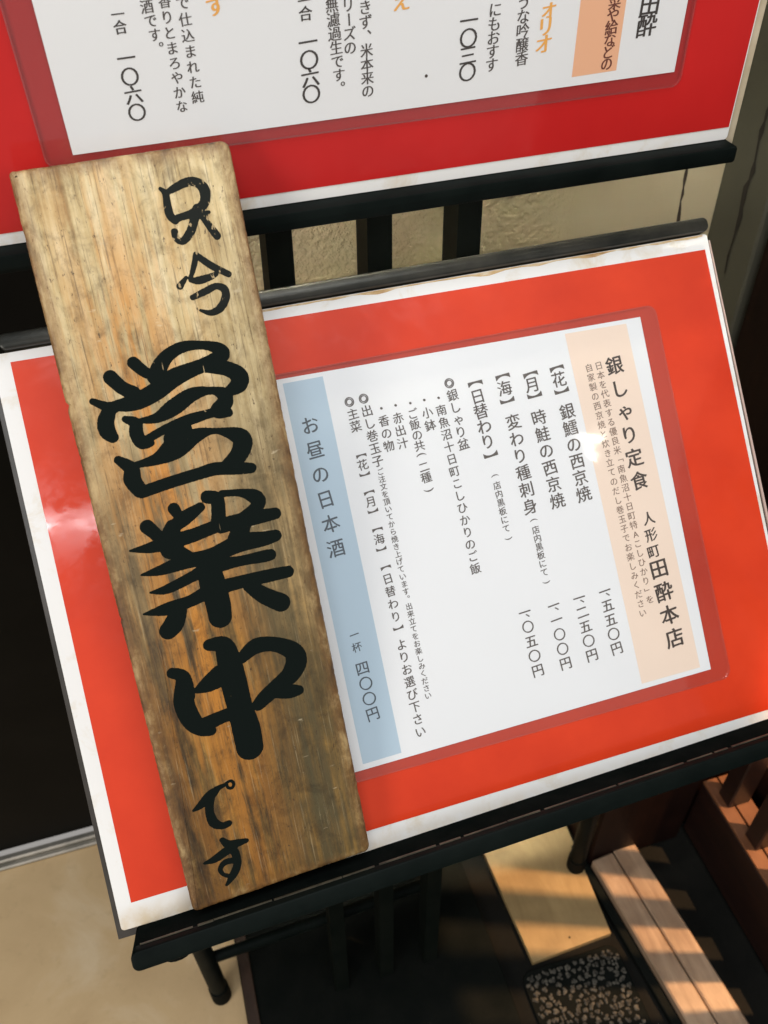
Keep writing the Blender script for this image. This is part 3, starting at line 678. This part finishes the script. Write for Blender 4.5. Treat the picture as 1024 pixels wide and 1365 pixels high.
# thin raised crimp line round the film edge
def ring(mb, poly, w, z0, z1):
    n = len(poly); cx = sum(p[0] for p in poly)/n; cy = sum(p[1] for p in poly)/n
    inn = []
    for i in range(n):
        a, b, c = Vector(poly[i-1]), Vector(poly[i]), Vector(poly[(i+1) % n]); e = ((b-a).normalized()+(c-b).normalized()); nn = Vector((-e.y, e.x)).normalized(); inn.append(b+nn*w)
    V = [(p[0], p[1], z1) for p in poly]+[(p[0], p[1], z1) for p in inn]+[(p[0], p[1], z0) for p in poly]+[(p[0], p[1], z0) for p in inn]
    F = []
    for i in range(n):
        j = (i+1) % n; F += [(i, j, n+j, n+i), (2*n+j, 2*n+i, 3*n+i, 3*n+j), (2*n+i, 2*n+j, j, i), (n+i, n+j, 3*n+j, 3*n+i)]
    mb.add(V, F)
ring(rim, rrect(.0378, .0298, .3774, .2674, .006), .0005, .0005, .00175)
M['rim'] = mat('film_rim', (.30, .07, .055), .2)
rim.build('film_rim', M['film'], t)
MB().extrude(rrect(.0385, .0305, .3767, .2667, .006), .00055, .00062).build('film_backing', M['film_back'], t)

# ------------------------------------------------------------------ upper menu
random.seed(31)
t = thing('menu_card', 'deep red card standing upright on the upper ledge', 'menu card', frame=UF)
MB().extrude(rrect(-.0084, .0018, .4428, .34, .002), -.0022, 0, .0003).build('white_card', M['card'], t)
grid_sheet(0, 0, 0, 0, .0003, 60, 44, M['red2'], 'red_sheet', t, .0005, corners=((-.001, .0078), (.4418, .0089), (.4418, .330), (-.001, .330)))
MB().extrude([(-.0136, -.003), (.4490, -.003), (.4490, .34), (-.0136, .34)], -.0062, -.0024, .0006).build('holder_plate', M['beige_edge'], t)
t = thing('laminated_menu', 'white laminated sake list with prices, cut off by the top edge of the photo', 'menu', frame=UF)
pg = MB().extrude(UPPAGE_POLY, .0009, .00115).build('page', M['page'], t)
band('peach_band', UPPEACH_Q, z, M['peach2'], pg)
for c in UP_TEXT: text_column(*c, .00127, pg)
mb = MB().tube((.2594, .0561, .0012), (.2594, .0561, .00127), .0008, 8).build('ink_speck', M['k'], pg)
fp = rrect(.0734, .0354, .4035, .275, .005)
MB().extrude(fp, .00065, .0016).build('film', M['film'], t)
rim = MB(); ring(rim, [(a, b) for a, b in fp], .0005, .0005, .00175); rim.build('film_rim', M['film'], t)
MB().extrude(rrect(.0739, .0359, .4030, .2745, .005), .00055, .00062).build('film_backing', M['film_back'], t)

# ------------------------------------------------------------------ the wooden sign
BF = frame(BOARD_O, BOARD_X, BOARD_U, BOARD_N)
t = thing('wooden_sign', 'weathered wooden plank with black brush lettering leaning against both menus', 'wooden sign', frame=BF)
random.seed(2)
def outline():
    P = []; W, H0, H1 = .0995, .3773, .3795
    def seg(a, b, n):
        for i in range(n): P.append((a[0]+(b[0]-a[0])*i/n, a[1]+(b[1]-a[1])*i/n))
    def arc(cx, cy, r, a0, n=5):
        for i in range(n): q = math.radians(a0+90*i/n); P.append((cx+r*math.cos(q), cy+r*math.sin(q)))
    seg((.003, .0), (W-.004, .0022), 60); arc(W-.004, .0062, .004, -90); seg((W, .0062), (W, H1-.004), 220)
    arc(W-.004, H1-.004, .004, 0); seg((W-.004, H1), (.002, H0), 60); arc(.002, H0-.002, .002, 90); seg((0, H0-.002), (0, .003), 220); arc(.003, .003, .003, 180)
    out = []
    for x, y in P:
        k = noise.noise(Vector((x*90, y*90, 1)))*.00045+noise.noise(Vector((x*400, y*400, 5)))*.0003
        nick = max(0, noise.noise(Vector((x*160, y*160, 9)))-.42)*.003*(1 if .02 < y < .35 else 0)
        dx = x-W/2; dy = y-.19
        if min(x, W-x) < min(y, H0-y): x -= math.copysign(k+nick, dx)
        else: y -= math.copysign(k+nick, dy)
        out.append((x, y))
    return out
OL = outline(); n = len(OL)
V = []; F = []
def ins(d, wob):
    out = []
    for i in range(n):
        a, b, c = Vector(OL[i-3]), Vector(OL[i]), Vector(OL[(i+3) % n]); e = (c-a).normalized(); nn = Vector((-e.y, e.x))
        dd = d+wob*noise.noise(Vector((b.x*220, b.y*120, d*900)))
        out.append(b+nn*dd)
    return out
rings = [(0.0012, .0, -.0180), (0, 0, -.0170), (0, 0, -.0022), (.0006, .0003, -.0009), (.0016, .0006, -.0002), (.0030, .0004, 0)]
for d, wob, zz in rings: V += [(p.x, p.y, zz) for p in (ins(d, wob) if d or wob else [Vector(q) for q in OL])]
for k in range(len(rings)-1):
    for i in range(n): j = (i+1) % n; F.append((k*n+i, k*n+j, (k+1)*n+j, (k+1)*n+i))
F.append(tuple(range((len(rings)-1)*n, len(rings)*n))); F.append(tuple(range(n))[::-1])
pk = mesh_obj('plank', V, F, M['plank'], t); smooth_by(pk, 40)

import numpy as np
def brush_glyph(strokes, thin):
    """union of tapering brush strokes -> outline by marching squares on a distance field"""
    R = .00045; pts = [p for s in strokes for p in s]
    x0 = min(p[0]-p[2] for p in pts)/1000-.002; x1 = max(p[0]+p[2] for p in pts)/1000+.002
    y0 = min(p[1]-p[2] for p in pts)/1000-.002; y1 = max(p[1]+p[2] for p in pts)/1000+.002
    nx = int((x1-x0)/R)+2; ny = int((y1-y0)/R)+2
    X, Y = np.meshgrid(x0+np.arange(nx)*R, y0+np.arange(ny)*R)
    D = np.full(X.shape, 1.0)
    for s in strokes:
        # Catmull-Rom through the traced points
        P = np.array(s)/1000; P[:, 2] *= thin; Q = [P[0]]
        for i in range(len(P)-1):
            p0 = P[max(i-1, 0)]; p1 = P[i]; p2 = P[i+1]; p3 = P[min(i+2, len(P)-1)]
            for k in range(1, 7):
                u = k/6; Q.append(.5*((2*p1)+(-p0+p2)*u+(2*p0-5*p1+4*p2-p3)*u*u+(-p0+3*p1-3*p2+p3)*u**3))
        for a, b in zip(Q[:-1], Q[1:]):
            d = b[:2]-a[:2]; L = max(d@d, 1e-14)
            h = np.clip(((X-a[0])*d[0]+(Y-a[1])*d[1])/L, 0, 1)
            D = np.minimum(D, np.hypot(X-a[0]-h*d[0], Y-a[1]-h*d[1])-np.maximum(a[2]+(b[2]-a[2])*h, .0002))
    for j in range(ny):
        for i in range(nx):
            if abs(D[j, i]) < .0012: D[j, i] += .00016*noise.noise(Vector((X[j, i]*900, Y[j, i]*600, 0)))
    idx = {}; V = []; F = []
    def vert(key, x, y):
        if key not in idx: idx[key] = len(V); V.append((x, y))
        return idx[key]
    cs = ((0, 0), (1, 0), (1, 1), (0, 1)); ins_ = D < 0
    for j in range(ny-1):
        for i in range(nx-1):
            if not (ins_[j, i] or ins_[j, i+1] or ins_[j+1, i] or ins_[j+1, i+1]): continue
            poly = []
            for k in range(4):
                a = (i+cs[k][0], j+cs[k][1]); b = (i+cs[(k+1) % 4][0], j+cs[(k+1) % 4][1])
                da = D[a[1], a[0]]; db = D[b[1], b[0]]
                if da < 0: poly.append(vert(a, x0+a[0]*R, y0+a[1]*R))
                if (da < 0) != (db < 0):
                    t_ = da/(da-db); poly.append(vert((min(a, b), max(a, b)), x0+(a[0]+(b[0]-a[0])*t_)*R, y0+(a[1]+(b[1]-a[1])*t_)*R))
            if len(poly) > 2: F.append(tuple(poly))
    Z = .00012; return [(x, y, Z) for x, y in V], F
for ch, strokes in GLYPHS:
    V, F = brush_glyph(strokes, .86 if ch in '只今' else .94)
    o = mesh_obj('painted_character', V, F, M['ink'], t)
